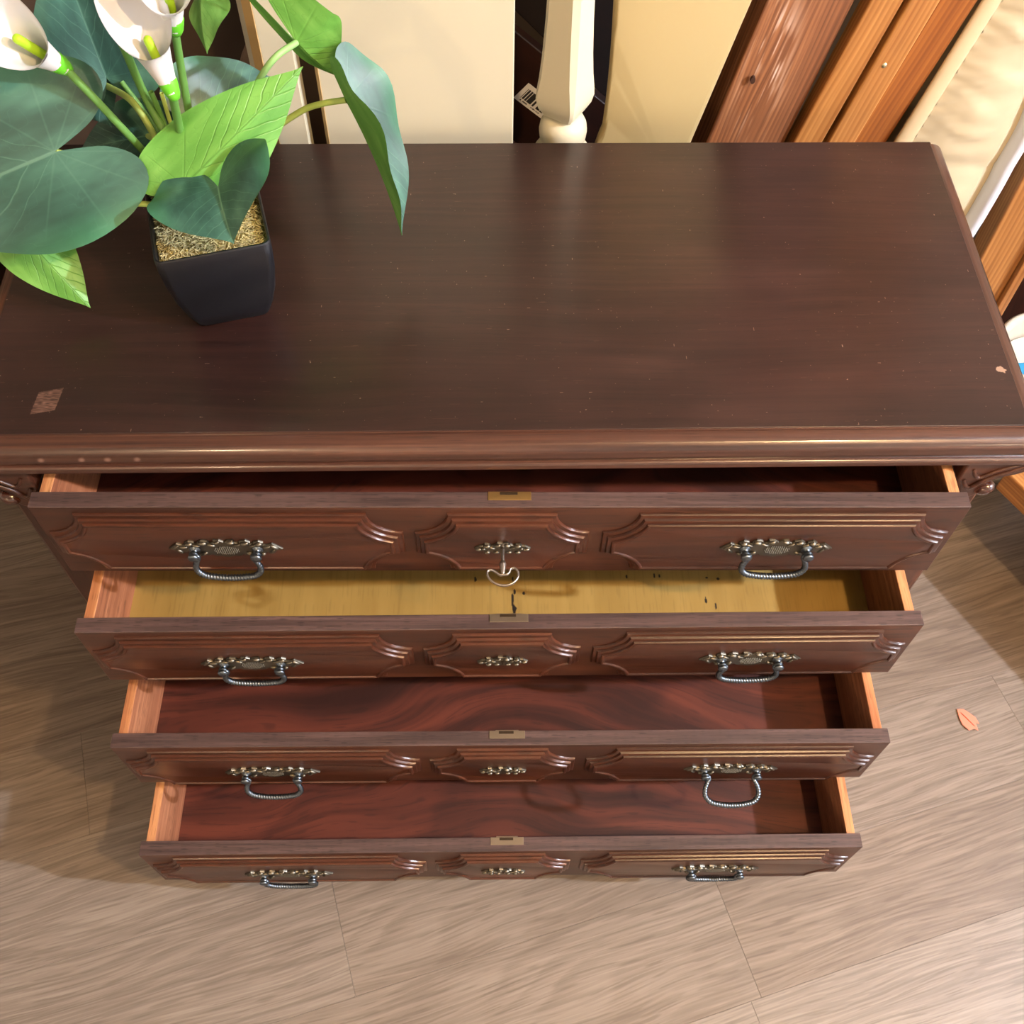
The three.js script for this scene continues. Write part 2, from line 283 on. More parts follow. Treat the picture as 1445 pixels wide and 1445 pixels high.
const plateOutline = [[0, 14], [5, 17.5], [10, 18], [11, 13], [16, 11.5], [18, 16], [24, 17.5], [28, 14], [27, 11], [32, 10], [33, 14], [38, 16], [42, 13], [41, 8], [47, 8], [52, 10.5], [57, 5], [61.5, 0.5], [55, -3], [51, -9], [46, -6], [41, -4], [42, -9], [37, -13], [32, -11], [29, -7], [27, -12], [21, -13], [17, -10], [14, -14], [6, -14.5], [0, -17]];
const backplate = (() => {
  const l = [plateGeo(plateOutline, 0.0012)];
  for (const s of [-1, 1]) l.push(blob(s * 0.023, 0.014, 0.003, 0.005, 0.0028, 0.0032, s * 0.2), blob(s * 0.038, 0.0125, 0.003, 0.0042, 0.003, 0.0034), blob(s * 0.026, -0.008, 0.003, 0.0055, 0.0026, 0.0028, -s * 0.5), blob(s * 0.008, 0.016, 0.003, 0.0045, 0.0022, 0.003, -s * 0.3), blob(s * 0.0545, 0.005, 0.0026, 0.006, 0.0022, 0.0026, -s * 0.75), blob(s * 0.0505, -0.004, 0.0026, 0.005, 0.002, 0.002, s * 0.9), blob(s * 0.014, 0.0105, 0.003, 0.005, 0.0018, 0.0024, s * 0.4), blob(s * 0.031, 0.0095, 0.003, 0.005, 0.0018, 0.0024, s * 0.3), blob(s * 0.0455, 0.0065, 0.003, 0.005, 0.0018, 0.0024, s * 0.2), blob(s * 0.039, -0.0095, 0.0026, 0.0036, 0.0026, 0.0026));
  // beaded shield in the middle
  for (let i = -6; i <= 6; i++) for (let j = -3; j <= 3; j++) if ((i / 6.5) ** 2 + (j / 3.5) ** 2 < 1) l.push(blob(i * 0.0021 + (j & 1) * 0.001, j * 0.0024 - 0.001, 0.003, 0.0009, 0.0009, 0.0012));
  return merge(l);
})();
const escOutline = [[0, 11], [5, 12], [8, 8], [13, 6], [15, 9.5], [19, 10], [21, 6], [25, 5.5], [30, 1], [26, -3], [21, -4.5], [19, -8], [15, -8.5], [13, -5], [9, -7], [5, -9], [0, -9.5]];
const escutcheonGeo = (() => {
  const l = [plateGeo(escOutline, 0.0012)];
  for (const s of [-1, 1]) l.push(blob(s * 0.017, 0.0075, 0.003, 0.004, 0.0025, 0.003), blob(s * 0.017, -0.006, 0.0028, 0.0035, 0.0025, 0.0026), blob(s * 0.0265, 0.001, 0.0028, 0.004, 0.002, 0.0026), blob(s * 0.0055, 0.0095, 0.003, 0.004, 0.002, 0.003, -s * 0.3), blob(s * 0.011, 0.004, 0.0028, 0.004, 0.0016, 0.0024, s * 0.5), blob(s * 0.007, -0.006, 0.0026, 0.0035, 0.0018, 0.0022), blob(s * 0.021, 0.0015, 0.003, 0.0025, 0.002, 0.002));
  return merge(l);
})();
const keyholeGeo = merge([at(new THREE.CylinderGeometry(0.0022, 0.0022, 0.0006, 14).rotateX(Math.PI / 2), 0, 0.002, 0.0028), at(new THREE.BoxGeometry(0.002, 0.007, 0.0006), 0, -0.002, 0.0028)]);
const postGeo = new THREE.LatheGeometry([[0, 0], [0.0062, 0], [0.0066, 0.0016], [0.0042, 0.0032], [0.0032, 0.006], [0.0036, 0.008], [0.0054, 0.0096], [0.0058, 0.0116], [0.0048, 0.0136], [0.0058, 0.0152], [0.0062, 0.0176], [0.0048, 0.0202], [0, 0.0212]].map((p) => new THREE.Vector2(...p)), 18).rotateX(Math.PI / 2).scale(1, 1, 0.68);
const bailGeo = (() => { // knurled drop handle; pivots about x
  const c = new THREE.CatmullRomCurve3([[-34, 0], [-30.5, 0], [-29.5, -3], [-33, -10], [-35.5, -18], [-35, -26], [-29, -33], [-17, -36.5], [0, -38], [17, -36.5], [29, -33], [35, -26], [35.5, -18], [33, -10], [29.5, -3], [30.5, 0], [34, 0]].map(([x, y]) => V(x / 1000, y / 1000, 0)), false, 'centripetal');
  const n = 190, m = 12, fr = c.computeFrenetFrames(n), rings = [];
  for (let i = 0; i <= n; i++) {
    const p = c.getPointAt(i / n), t = c.getTangentAt(i / n), b = V(0, 0, 1), q = b.clone().cross(t), e = Math.sin(Math.PI * i / n), r0 = 0.0022 + 0.0015 * e ** 0.6, ring = [];
    for (let j = 0; j < m; j++) { const a = j / m * Math.PI * 2, k = r0 * (1 + (e > 0.25 ? 0.17 * Math.sin(i * 1.35 + 2 * a) : 0)); ring.push(p.clone().addScaledVector(b, k * Math.cos(a)).addScaledVector(q, k * Math.sin(a))); }
    rings.push(ring);
  }
  return loft(rings, true, true, true);
})();
const lockGeo = rbox(0.046, 0.0016, 0.0105, 0.0004, 1), slotGeo = rbox(0.019, 0.0006, 0.0035, 0.0002, 1);
const tPlyHole = woodTex(1024, 512, { dark: [146, 116, 54], light: [190, 160, 90], fx: 60, fy: 4, pores: 0.15, tone: 0.4, streak: 0.5, s: 61, paint: (u, v, c) => {
  const x = u * 1.0 - 0.5, z = v * 0.5 - 0.46;   // drawer coordinates, z = 0 at the front
  const blot = (a, b0, rx, rz, b = b0 - 0.016) => { const q = Math.hypot((x - a) / rx, (z - b) / rz) + 0.4 * noise(u * 200, v * 120, 200, 120, 9); if (q < 1) c = mix(c, [22, 14, 8], sstep(1, 0.7, q)); };
  blot(0.0155, -0.058, 0.005, 0.006); blot(0.017, -0.066, 0.003, 0.009); blot(0.015, -0.08, 0.0016, 0.009); blot(0.018, -0.094, 0.0014, 0.004); blot(0.03, -0.092, 0.0016, 0.003);
  blot(-0.034, -0.112, 0.0014, 0.004); blot(0.016, -0.112, 0.0012, 0.004); blot(0.168, -0.115, 0.0014, 0.003); blot(0.205, -0.115, 0.0016, 0.004); blot(0.212, -0.115, 0.0014, 0.003); blot(0.29, -0.11, 0.002, 0.002); blot(0.275, -0.112, 0.002, 0.002); blot(0.27, -0.08, 0.0014, 0.006); blot(0.282, -0.07, 0.0014, 0.006);
  return c;
} });
M.plyHole = std({ map: tPlyHole, roughness: 0.6 });
const PULL = [[0.0501, 0.0621], [0.1081, 0.1117], [0.1818, 0.19], [0.2696, 0.2745]];
const BAIL = [[10, 8], [0, 4], [19, 63], [-2, -6]];
PULL.forEach(([zl, zr], i) => {
  const yTop = 0.78 - i * (FH + 0.0431);
  const d = new THREE.Group(); d.name = numbered('drawer'); chest.add(d); d.position.set(0, yTop, (zl + zr) / 2); d.rotation.y = -Math.atan(zr - zl);
  const L = [1.2, 1.2], o = [0.1 * i, 0.23 * i];
  // front board: face, with a paler worn top edge inlaid as its own strip
  obj('drawer_front', uvBox(at(rbox(1.0, FH - 0.0016, 0.0195, 0.0012, 1), 0, -FH / 2 - 0.0008, -0.00975), 0, L, o), M.mah, d);
  obj('top_edge', uvBox(at(rbox(1.0, 0.0024, 0.0195, 0.0009, 1), 0, -0.0012, -0.00975), 0, [0.9, 0.12], [0.3 * i, 0.17 * i]), M.edge, d);
  for (const f of fields) obj('raised_field', f, M.panel, d);
  for (const s of [-1, 1]) {
    const sd = obj('drawer_side', uvBox(at(rbox(0.012, 0.118, 0.36, 0.001, 1), s * 0.4885, -0.066, -0.198), 2, [0.5, 0.4], [0.2 * i, 0.3]), M.side, d);
    obj('side_edge', uvBox(at(rbox(0.012, 0.002, 0.358, 0.0008, 1), s * 0.4885, -0.0062, -0.198), 2, [0.5, 0.12], [0.2 * i + 0.3 * s, 0.3 + 0.2 * i]), M.sideTop, d);
  }
  obj('drawer_back', uvBox(at(rbox(0.966, 0.11, 0.012, 0.001, 1), 0, -0.068, -0.372), 0, L), M.inner, d);
  const bt = at(new THREE.BoxGeometry(0.966, 0.008, 0.348), 0, -0.119, -0.192).toNonIndexed(), bp = bt.attributes.position;
  for (let k = 0; k < bp.count; k++) bt.attributes.uv.setXY(k, bp.getX(k) + 0.5, (bp.getZ(k) + 0.46) / 0.5 + (i === 1 ? 0 : 0.37 * i));
  obj('drawer_bottom', bt, i === 1 ? M.plyHole : M.inner, d);
  const lx = [0.008, 0.008, 0.006, 0.006][i];
  const lk = obj('lock_plate', merge([at(lockGeo.clone(), lx, 0.0002, -0.0138), at(rbox(0.03, 0.05, 0.002, 0.0005, 1), lx, -0.028, -0.0206)]), i === 0 ? M.lock : M.lockGrey, d);
  obj('lock_bolt', at(slotGeo.clone(), lx - 0.001, 0.0012, -0.0165), M.lockSlot, d);
  for (const s of [-1, 1]) {
    const hx = s * 0.3045, hy = -0.0695, hz = 0.009;
    obj('handle_backplate', at(backplate.clone(), hx, hy, hz), M.brass, d);
    for (const q of [-1, 1]) obj('handle_post', at(postGeo.clone(), hx + q * 0.0345, hy - 0.0005, hz + 0.002), M.pewter, d);
    const b = obj('handle_bail', bailGeo, M.pewter, d); b.position.set(hx, hy - 0.0005, hz + 0.0105); b.rotation.x = -BAIL[i][(s + 1) / 2] * Math.PI / 180;
  }
  obj('escutcheon', at(escutcheonGeo.clone(), 0.0005, -0.0695, 0.009), M.brass, d);
  obj('keyhole', at(keyholeGeo.clone(), 0.0005, -0.0695, 0.009), M.lockSlot, d);
});
{ // key in the lock of the top drawer
  const k = thing('key', 'small steel key with a curved open bow standing in the lock of the top drawer', 'key', 0.0005, 0.78 - 0.0685, 0.056 + 0.0105);
  obj('shaft', new THREE.LatheGeometry([[0, -0.006], [0.0021, -0.006], [0.0021, 0.0165], [0.0036, 0.0185], [0.0042, 0.021], [0.0034, 0.025], [0.0024, 0.03], [0.0018, 0.0345], [0, 0.035]].map((p) => new THREE.Vector2(...p)), 16).rotateX(Math.PI / 2), M.key, k);
  const c = new THREE.CatmullRomCurve3([[0, 0.0335], [-3.5, 0.033], [-7, 0.0285], [-11, 0.0245], [-15, 0.0245], [-17, 0.029], [-14.5, 0.037], [-8, 0.0435], [0, 0.0465], [8, 0.0455], [14.5, 0.0405], [16, 0.034], [13.5, 0.0295], [9.5, 0.0295], [6.5, 0.033], [3.5, 0.0345]].map(([x, z]) => V(x / 1000, 0, z)), true);
  const g = new THREE.TubeGeometry(c, 90, 0.0013, 8, true); g.scale(1, 1.9, 1); g.translate(0, 0, -0.034); g.rotateY(0.28); g.rotateX(0.12); g.translate(0.0008, 0, 0.034);
  obj('bow', g, M.key, k);
}
// ---------------------------------------------------------------- things stored behind the chest
const creamM = M.cream, BZ = -0.495;
function creamBoard(label, pts, z, y1, group) { // pts: outline in x and depth behind the face
  const t = thing('cream_board', label, 'board', (pts[0][0] + pts[1][0]) / 2, 0, z, group), x0 = t.position.x;
  const sh = new THREE.Shape(pts.map(([x, d]) => new THREE.Vector2(x - x0, d)));
  const g = new THREE.ExtrudeGeometry(sh, { depth: y1 - 0.001, bevelEnabled: false }); g.rotateX(-Math.PI / 2); g.translate(0, 0.001, 0);
  obj('board_face', g, creamM, t); return t;
}
{
  const slat = creamBoard('narrow cream painted board with a tan edge rising behind the potted plant', [[-0.2835, 0], [-0.2465, 0], [-0.2455, 0.003], [-0.2455, 0.03], [-0.306, 0.03], [-0.306, 0.022], [-0.297, 0.011]], BZ, 1.22);
  const wide = creamBoard('wide plain cream painted panel standing upright behind the chest', [[-0.2185, 0], [0.0205, 0], [0.022, 0.002], [0.022, 0.026], [-0.2235, 0.026], [-0.2235, 0.008]], BZ, 1.26);
  // thin edging on the shaded edge of each
  for (const [t, x, d, w] of [[slat, -0.2907, 0.0057, 0.0172], [wide, -0.2212, 0.004, 0.0092]]) {
    const g = at(rbox(w, 1.2, 0.0014, 0.0004, 1), 0, 0.602, 0); g.rotateY(-Math.atan2(t === slat ? 0.0112 : 0.008, t === slat ? 0.0135 : 0.005)); g.translate(x - t.position.x, 0, -d + 0.0004); obj('edge_band', g, M.creamEdge, t);
  }
}
{ // turned post
  const t = thing('turned_post', 'cream turned post with a chamfered square shaft above a ball and collar', 'post', 0.0875, 0, -0.502);
  const ring = (a, ch, y) => { const c = a - ch, p = [[c, a], [a, c], [a, -c], [c, -a], [-c, -a], [-a, -c], [-a, c], [-c, a]]; return p.map(([x, z]) => V(x, y, z)); };
  const rings = [[0.010, 0.002, 0.8435], [0.02, 0.0025, 0.85], [0.0262, 0.003, 0.862], [0.0285, 0.0035, 0.874], [0.0283, 0.0045, 0.886], [0.0268, 0.0058, 0.905], [0.0252, 0.0066, 0.935], [0.0236, 0.007, 0.98], [0.022, 0.007, 1.05], [0.021, 0.007, 1.25]].map((q) => ring(...q));
  const sg = creased(loft(rings, true, true, true), 24); sg.rotateY(-0.6); obj('square_shaft', sg, creamM, t);
  obj('ball_and_collar', new THREE.LatheGeometry([[0.0, 0.787], [0.036, 0.787], [0.037, 0.791], [0.034, 0.796], [0.029, 0.799], [0.0265, 0.803], [0.0275, 0.806], [0.0305, 0.814], [0.0315, 0.824], [0.030, 0.834], [0.026, 0.842], [0.018, 0.848], [0, 0.85]].map((p) => new THREE.Vector2(...p)), 40), creamM, t);
  obj('lower_turning', new THREE.LatheGeometry([[0, 0], [0.018, 0], [0.02, 0.02], [0.016, 0.06], [0.02, 0.3], [0.03, 0.6], [0.034, 0.7], [0.028, 0.74], [0.026, 0.76], [0.033, 0.775], [0.034, 0.788], [0, 0.788]].map((p) => new THREE.Vector2(...p)), 32), creamM, t);
}
{ // panel with a curved foot
  const t = thing('curved_panel', 'golden cream painted panel with a curved edge between the turned post and the pine boards', 'panel', 0.2, 0, -0.545);
  const s = new THREE.Shape(), q = (x) => x - 0.2;
  s.moveTo(q(0.136), 0.01); s.lineTo(q(0.136), 0.7); s.quadraticCurveTo(q(0.14), 0.75, q(0.152), 0.79); s.quadraticCurveTo(q(0.156), 0.86, q(0.151), 0.97); s.lineTo(q(0.147), 1.2); s.lineTo(q(0.355), 1.2); s.lineTo(q(0.306), 0.975); s.lineTo(q(0.262), 0.758); s.lineTo(q(0.25), 0.7); s.lineTo(q(0.2), 0.01);
  const g = new THREE.ExtrudeGeometry(s, { depth: 0.003, bevelEnabled: true, bevelThickness: 0.006, bevelSize: 0.007, bevelSegments: 4, curveSegments: 16 }); g.translate(0, 0, -0.009);
  obj('panel_face', creased(g, 50), std({ color: 0xb8a678, roughness: 0.5 }), t);
}
// prism leaning back and sideways; x given at two heights for its left and right edges
function lean(name, parent, xa, xb, ya, yb, z0, slope, th, y0, y1, m, turn = 0, L = [1.2, 0.3], off = [0, 0], shift = 0) {
  const [l0, r0] = xa, [l1, r1] = xb, zf = (y) => z0 - slope * y + shift;
  const c = (y) => { const k = (y - ya) / (yb - ya); return V(((l0 + r0) + (l1 + r1 - l0 - r0) * k) / 2, y, zf(y)); };
  const A = c(y0), Bt = c(y1), d = Bt.clone().sub(A).normalize(), n = V(0, 0, 1).addScaledVector(d, -d.z).normalize(), w = d.clone().cross(n);
  const width = ((r0 - l0 + r1 - l1) / 2) * w.x, len = A.distanceTo(Bt);
  const g = uvBox(at(rbox(width, len, th, 0.003, 2), 0, 0, -th / 2), 1, L, off);
  const o = obj(name, g, m, parent); o.quaternion.setFromRotationMatrix(new THREE.Matrix4().makeBasis(w, d, n)); if (turn) o.rotateY(turn);
  o.position.copy(A.clone().add(Bt).multiplyScalar(0.5)); if (parent !== scene) o.position.sub(parent.position); return o;
}
{
  const mk = (n, label, x) => thing(n, label, 'board', x, 0, -0.54);
  const b1 = mk('pine_board', 'wide reddish pine board with white worn patches and a dark knot', 0.2);
  lean('worn_face', b1, [0.309, 0.430], [0.346, 0.477], 0.73, 0.925, -0.562, 0.07, 0.05, 0.04, 1.72, M.pineWorn, 0.16, [1.2, 0.16], [0.35, 0.1]);
  const knotAt = V(0.353, 0.822, -0.606).sub(b1.position); const kn = new THREE.CylinderGeometry(0.0042, 0.0046, 0.004, 14); kn.rotateX(Math.PI / 2); kn.scale(0.8, 1.3, 1); kn.translate(...knotAt); kn.translate(0, 0, -0.0005); obj('knot', kn, std({ color: 0x3a2012, roughness: 0.7 }), b1);
  const b2 = mk('pine_board', 'narrow orange pine strip beside the wide worn board', 0.24);
  lean('strip', b2, [0.4375, 0.481], [0.4875, 0.531], 0.73, 0.925, -0.562, 0.07, 0.03, 0.04, 1.7, M.pine, 0, [1.2, 0.3], [0.1, 0.4], 0.004);
  const b3 = mk('bed_rail', 'deep orange pine bed rail with a paler screwed cleat beside the cream mattress', 0.3);
  lean('rail', b3, [0.528, 0.5765], [0.578, 0.6325], 0.73, 0.925, -0.562, 0.07, 0.04, 0.04, 1.7, M.pineDark, 0, [1.2, 0.3], [0.5, 0.1]);
  lean('cleat', b3, [0.488, 0.528], [0.538, 0.578], 0.73, 0.925, -0.562, 0.07, 0.045, 0.04, 1.7, M.pine, 0, [1.2, 0.3], [0.3, 0.75], 0.006);
  for (const [x, y, z, r, m, nm] of [[0.5315, 0.838, -0.616, 0.0042, std({ color: 0xcfc9a8, metalness: 0.8, roughness: 0.3 }), 'screw_head'], [0.556, 0.84, -0.6235, 0.006, std({ color: 0x4a2410, roughness: 0.7 }), 'knot']]) {
    const g = blob(0, 0, 0, r * (nm === 'knot' ? 0.75 : 1), r * 1.1, 0.0035, -0.3); g.translate(x - b3.position.x, y, z - b3.position.z); obj(nm, g, m, b3);
  }
}
{ // mattress standing on its edge, gathered fabric border
  const t = thing('mattress', 'cream fabric mattress standing on its edge with a gathered border and piping', 'mattress', 0.6, 0, -0.7);
  const left = (y) => 0.5785 + 0.287 * (y - 0.72), right = (y) => Math.min(0.776, 0.748 + 0.17 * (y - 0.565) - Math.max(0, 0.565 - y) * 0.1), zf = (y) => -0.5 - 0.14 * y;
  const fab = std({ color: 0xbcae90, roughness: 0.42 }), ny = 150, nx = 60, pos = [], idx = [];
  for (let j = 0; j <= ny; j++) for (let i = 0; i <= nx; i++) {
    const y = 0.02 + 1.2 * j / ny, u = i / nx, x = left(y) + 0.026 + (right(y) - left(y) - 0.03) * u, e = Math.exp(-u * 3);
    const yy = y + 0.05 * u + 0.012 * noise(u * 3, y * 8, 900, 900, 3);
    const w = e * 0.003 * Math.sin(yy * 340 + 3 * noise(yy * 20, u * 2, 999, 999, 5)) + 0.009 * fbm(u * 1.3, yy * 40, 900, 900, 8, 3) * Math.sin(Math.PI * Math.min(1, u * 1.1)) - 0.004 * Math.exp(-(((yy - 0.715) / 0.006) ** 2)) * u - 0.004 * Math.exp(-(((yy - 0.86) / 0.008) ** 2)) * u;
    const edge = 0.022 * Math.sqrt(Math.max(0, 1 - (1 - Math.max(u - 0.8, 0) / 0.2) ** 2)) * (u > 0.8 ? 1 : 0);
    pos.push(x - 0.6, y, zf(y) + 0.012 * Math.sin(Math.PI * Math.min(1, u * 1.2)) + w - edge + 0.7);
  }
  for (let j = 0; j < ny; j++) for (let i = 0; i < nx; i++) { const a = j * (nx + 1) + i, b = a + 1, c = a + nx + 1, d = c + 1; idx.push(a, b, d, a, d, c); }
  const bg = new THREE.BufferGeometry(); bg.setAttribute('position', new THREE.Float32BufferAttribute(pos, 3)); bg.setIndex(idx); bg.computeVertexNormals();
  obj('gathered_border', bg, fab, t);
  const rings = []; // body behind the border
  for (const y of [0.015, 0.4, 0.8, 1.225]) rings.push([[left(y) + 0.012, zf(y) - 0.012], [right(y) - 0.004, zf(y) - 0.03], [right(y) + 0.0, zf(y) - 0.28], [left(y) + 0.012, zf(y) - 0.28]].map(([x, z]) => V(x - 0.6, y, Math.max(z, -0.93) + 0.7)));
  obj('mattress_body', creased(loft(rings, true, true, true), 40), fab, t);
  // flat tape along one edge, and the pale ticking rolling over the other
  const tape = [], tick = [];
  for (let j = 0; j <= 40; j++) { const y = 0.02 + 1.2 * j / 40, rr = (cx, cz, a, b) => Array.from({ length: 12 }, (_, k) => V(cx + a * Math.cos(k / 12 * 6.2832) - 0.6, y, cz + b * Math.sin(k / 12 * 6.2832) + 0.7));
    tape.push(rr(left(y) + 0.0125, zf(y) + 0.0, 0.0135, 0.006)); const wob = 0.002 * noise(y * 22, 1, 999, 9, 3); tick.push(rr(right(y) - 0.002 + wob, zf(y) - 0.02, 0.013, 0.022)); }
  obj('piping_tape', loft(tape, true, true, true), std({ color: 0xc4ae8a, roughness: 0.6 }), t);
  obj('ticking_edge', loft(tick, true, true, true), std({ color: 0xd0d6e4, roughness: 0.35 }), t);
}
{ // upright post of a bed frame
  const t = thing('pine_post', 'upright square pine post between the mattress and the white bin', 'post', 0.838, 0, -0.625);
  obj('post_face', uvBox(at(rbox(0.082, 1.2, 0.045, 0.003), 0, 0.601, 0), 1, [1.2, 0.3], [0.7, 0.2]), M.pine, t);
  obj('edge_strip', uvBox(at(rbox(0.016, 1.19, 0.012, 0.002), 0.034, 0.6, 0.0275), 1, [1.2, 0.3], [0.1, 0.6]), M.pine, t);
}
{ // low bed: pine rail, white mattress, dark blue cover
  const t = thing('low_bed', 'low pine bed with a white mattress and dark blue cover', 'bed', 0.864, 0, -0.342), ang = Math.atan2(-0.862, 0.507);
  const inner = (name, g, m) => { g.rotateY(ang); g.rotateY(0); return obj(name, g, m, t); };
  // local frame: x along the rail, z towards the chest
  const Lb = 1.45, Wd = 0.75;
  const R = (l) => l;
  inner('side_rail', uvBox(at(rbox(Lb, 0.05, 0.03, 0.004), Lb / 2, 0.222, -0.015), 0, [1.2, 0.3], [0.2, 0.1]), M.pine);
  inner('side_rail', uvBox(at(rbox(Lb, 0.05, 0.03, 0.004), Lb / 2, 0.222, -Wd + 0.015), 0, [1.2, 0.3], [0.5, 0.1]), M.pine);
  inner('end_rail', uvBox(at(rbox(0.03, 0.05, Wd - 0.06, 0.004), 0.015, 0.222, -Wd / 2), 2, [1.2, 0.3], [0.5, 0.1]), M.pine);
  inner('end_rail', uvBox(at(rbox(0.03, 0.05, Wd - 0.06, 0.004), Lb - 0.015, 0.222, -Wd / 2), 2, [1.2, 0.3], [0.5, 0.1]), M.pine);
  for (const x of [0.16, Lb - 0.16]) for (const z of [-0.16, -Wd + 0.16]) inner('leg', uvBox(at(rbox(0.04, 0.212, 0.04, 0.004), x, 0.1065, z), 1, [1.2, 0.3]), M.pineDark);
  inner('white_mattress', at(rbox(Lb - 0.066, 0.04, Wd - 0.066, 0.012, 4), Lb / 2, 0.238, -Wd / 2), std({ color: 0xf1ead8, roughness: 0.8 }));
  inner('blue_cover', at(rbox(Lb - 0.1, 0.03, Wd - 0.12, 0.012, 4), Lb / 2, 0.264, -Wd / 2), std({ color: 0x1c2440, roughness: 0.9 }));
}
{ // white bin with something blue inside
  const t = thing('round_bin', 'round white bin with a rolled rim and a blue patch inside', 'bin', 0.982, 0, -0.55);
  obj('bin_body', new THREE.LatheGeometry([[0, 0.001], [0.07, 0.001], [0.076, 0.03], [0.092, 0.29], [0.098, 0.305], [0.098, 0.312], [0.092, 0.316], [0.086, 0.312], [0.083, 0.3], [0.07, 0.02], [0, 0.02]].map((p) => new THREE.Vector2(...p)), 48), std({ color: 0xbdb7aa, roughness: 0.35 }), t);
  obj('blue_content', at(rbox(0.08, 0.01, 0.07, 0.004), -0.01, 0.27, 0.025), std({ color: 0x2f8fc0, roughness: 0.5 }), t);
  obj('grey_content', new THREE.CylinderGeometry(0.078, 0.072, 0.04, 40).translate(0, 0.245, 0), std({ color: 0xcfcabc, roughness: 0.6 }), t);
}
{ // dark panel behind the bin
  const t = thing('dark_board', 'dark brown wooden board standing upright in the shade behind the white bin', 'board', 1.12, 0, -0.72);
  obj('panel_face', uvBox(at(rbox(0.46, 0.62, 0.02, 0.003), 0, 0.311, 0), 1, [1.2, 1.2]), M.carc, t);
  obj('base_strip', uvBox(at(rbox(0.46, 0.05, 0.012, 0.003), 0, 0.026, 0.016), 0, [1.2, 1.2]), M.carc, t);
}
{ // dark boards lying slantwise in the shade, one with a barcode sticker
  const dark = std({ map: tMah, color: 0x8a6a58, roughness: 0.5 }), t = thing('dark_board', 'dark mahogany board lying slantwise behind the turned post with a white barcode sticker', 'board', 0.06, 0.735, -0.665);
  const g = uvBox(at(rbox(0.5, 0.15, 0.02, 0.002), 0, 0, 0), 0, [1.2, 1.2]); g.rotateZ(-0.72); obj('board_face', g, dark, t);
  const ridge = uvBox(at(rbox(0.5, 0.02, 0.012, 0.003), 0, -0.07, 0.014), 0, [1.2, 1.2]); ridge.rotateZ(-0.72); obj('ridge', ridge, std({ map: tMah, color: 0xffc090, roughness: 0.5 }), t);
  const bar = tex(128, 64, (u, v) => { let k = 236; const q = Math.floor(u * 52); if (v > 0.22 && v < 0.78 && u > 0.12 && u < 0.88 && hash(q, 3, 9) > 0.48) k = 46; if (v > 0.1 && v < 0.16 && u > 0.15 && u < 0.8 && noise(u * 60, 1, 60, 9, 2) > 0) k = 90; return [k, k, k * 0.98]; });
  const sg = at(new THREE.BoxGeometry(0.058, 0.032, 0.0005), -0.012, 0.012, 0.0106); sg.rotateZ(-0.72); obj('barcode_sticker', sg, std({ map: bar, roughness: 0.5 }), t);
  const u = thing('dark_board', 'plain grey-brown board slanting across the dark gap above the barcode sticker', 'board', 0.11, 0.9, -0.69);
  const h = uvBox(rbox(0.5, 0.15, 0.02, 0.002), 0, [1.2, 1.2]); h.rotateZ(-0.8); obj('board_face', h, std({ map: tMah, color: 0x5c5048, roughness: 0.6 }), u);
}
{ // dark armchair with its back to the chest
  const t = thing('armchair', 'dark brown padded armchair half hidden behind the potted plant', 'armchair', -0.455, 0, -0.74), br = std({ color: 0x43352b, roughness: 0.6 }), lt = std({ color: 0x6d5947, roughness: 0.65 });
  obj('backrest', at(rbox(0.52, 0.8, 0.07, 0.03, 5), 0.015, 0.78, 0.12), br, t);
  const pad = new THREE.SphereGeometry(1, 32, 20); pad.scale(0.1, 0.15, 0.03); pad.translate(0.205, 0.79, 0.155); obj('back_pad', pad, lt, t);
  const pad2 = new THREE.SphereGeometry(1, 32, 20); pad2.scale(0.07, 0.09, 0.03); pad2.translate(0.225, 1.0, 0.155); obj('back_pad', pad2, lt, t);
  obj('seat', at(rbox(0.5, 0.14, 0.26, 0.04, 5), 0.015, 0.38, -0.05), lt, t);
  for (const x of [-0.2, 0.23]) for (const z of [-0.14, 0.12]) obj('leg', at(rbox(0.045, 0.38, 0.045, 0.006), x, 0.191, z), br, t);
}
{ // dark cabinet at the far side of the plant
  const t = thing('dark_cabinet', 'dark red-brown wooden cabinet standing beside the chest near the plant', 'cabinet', -1.05, 0, -0.68);
  obj('cabinet_body', uvBox(at(rbox(0.62, 0.7, 0.44, 0.004), 0, 0.36, 0), 1, [1.2, 1.2]), M.mah, t);
  obj('cabinet_top', uvBox(at(rbox(0.65, 0.022, 0.46, 0.004), 0, 0.722, 0.005), 0, [1.2, 1.2]), M.mah, t);
  obj('door', uvBox(at(rbox(0.27, 0.6, 0.018, 0.003), -0.145, 0.38, 0.226), 1, [1.2, 1.2]), M.mah, t);
  obj('door', uvBox(at(rbox(0.27, 0.6, 0.018, 0.003), 0.145, 0.38, 0.226), 1, [1.2, 1.2]), M.mah, t);
}
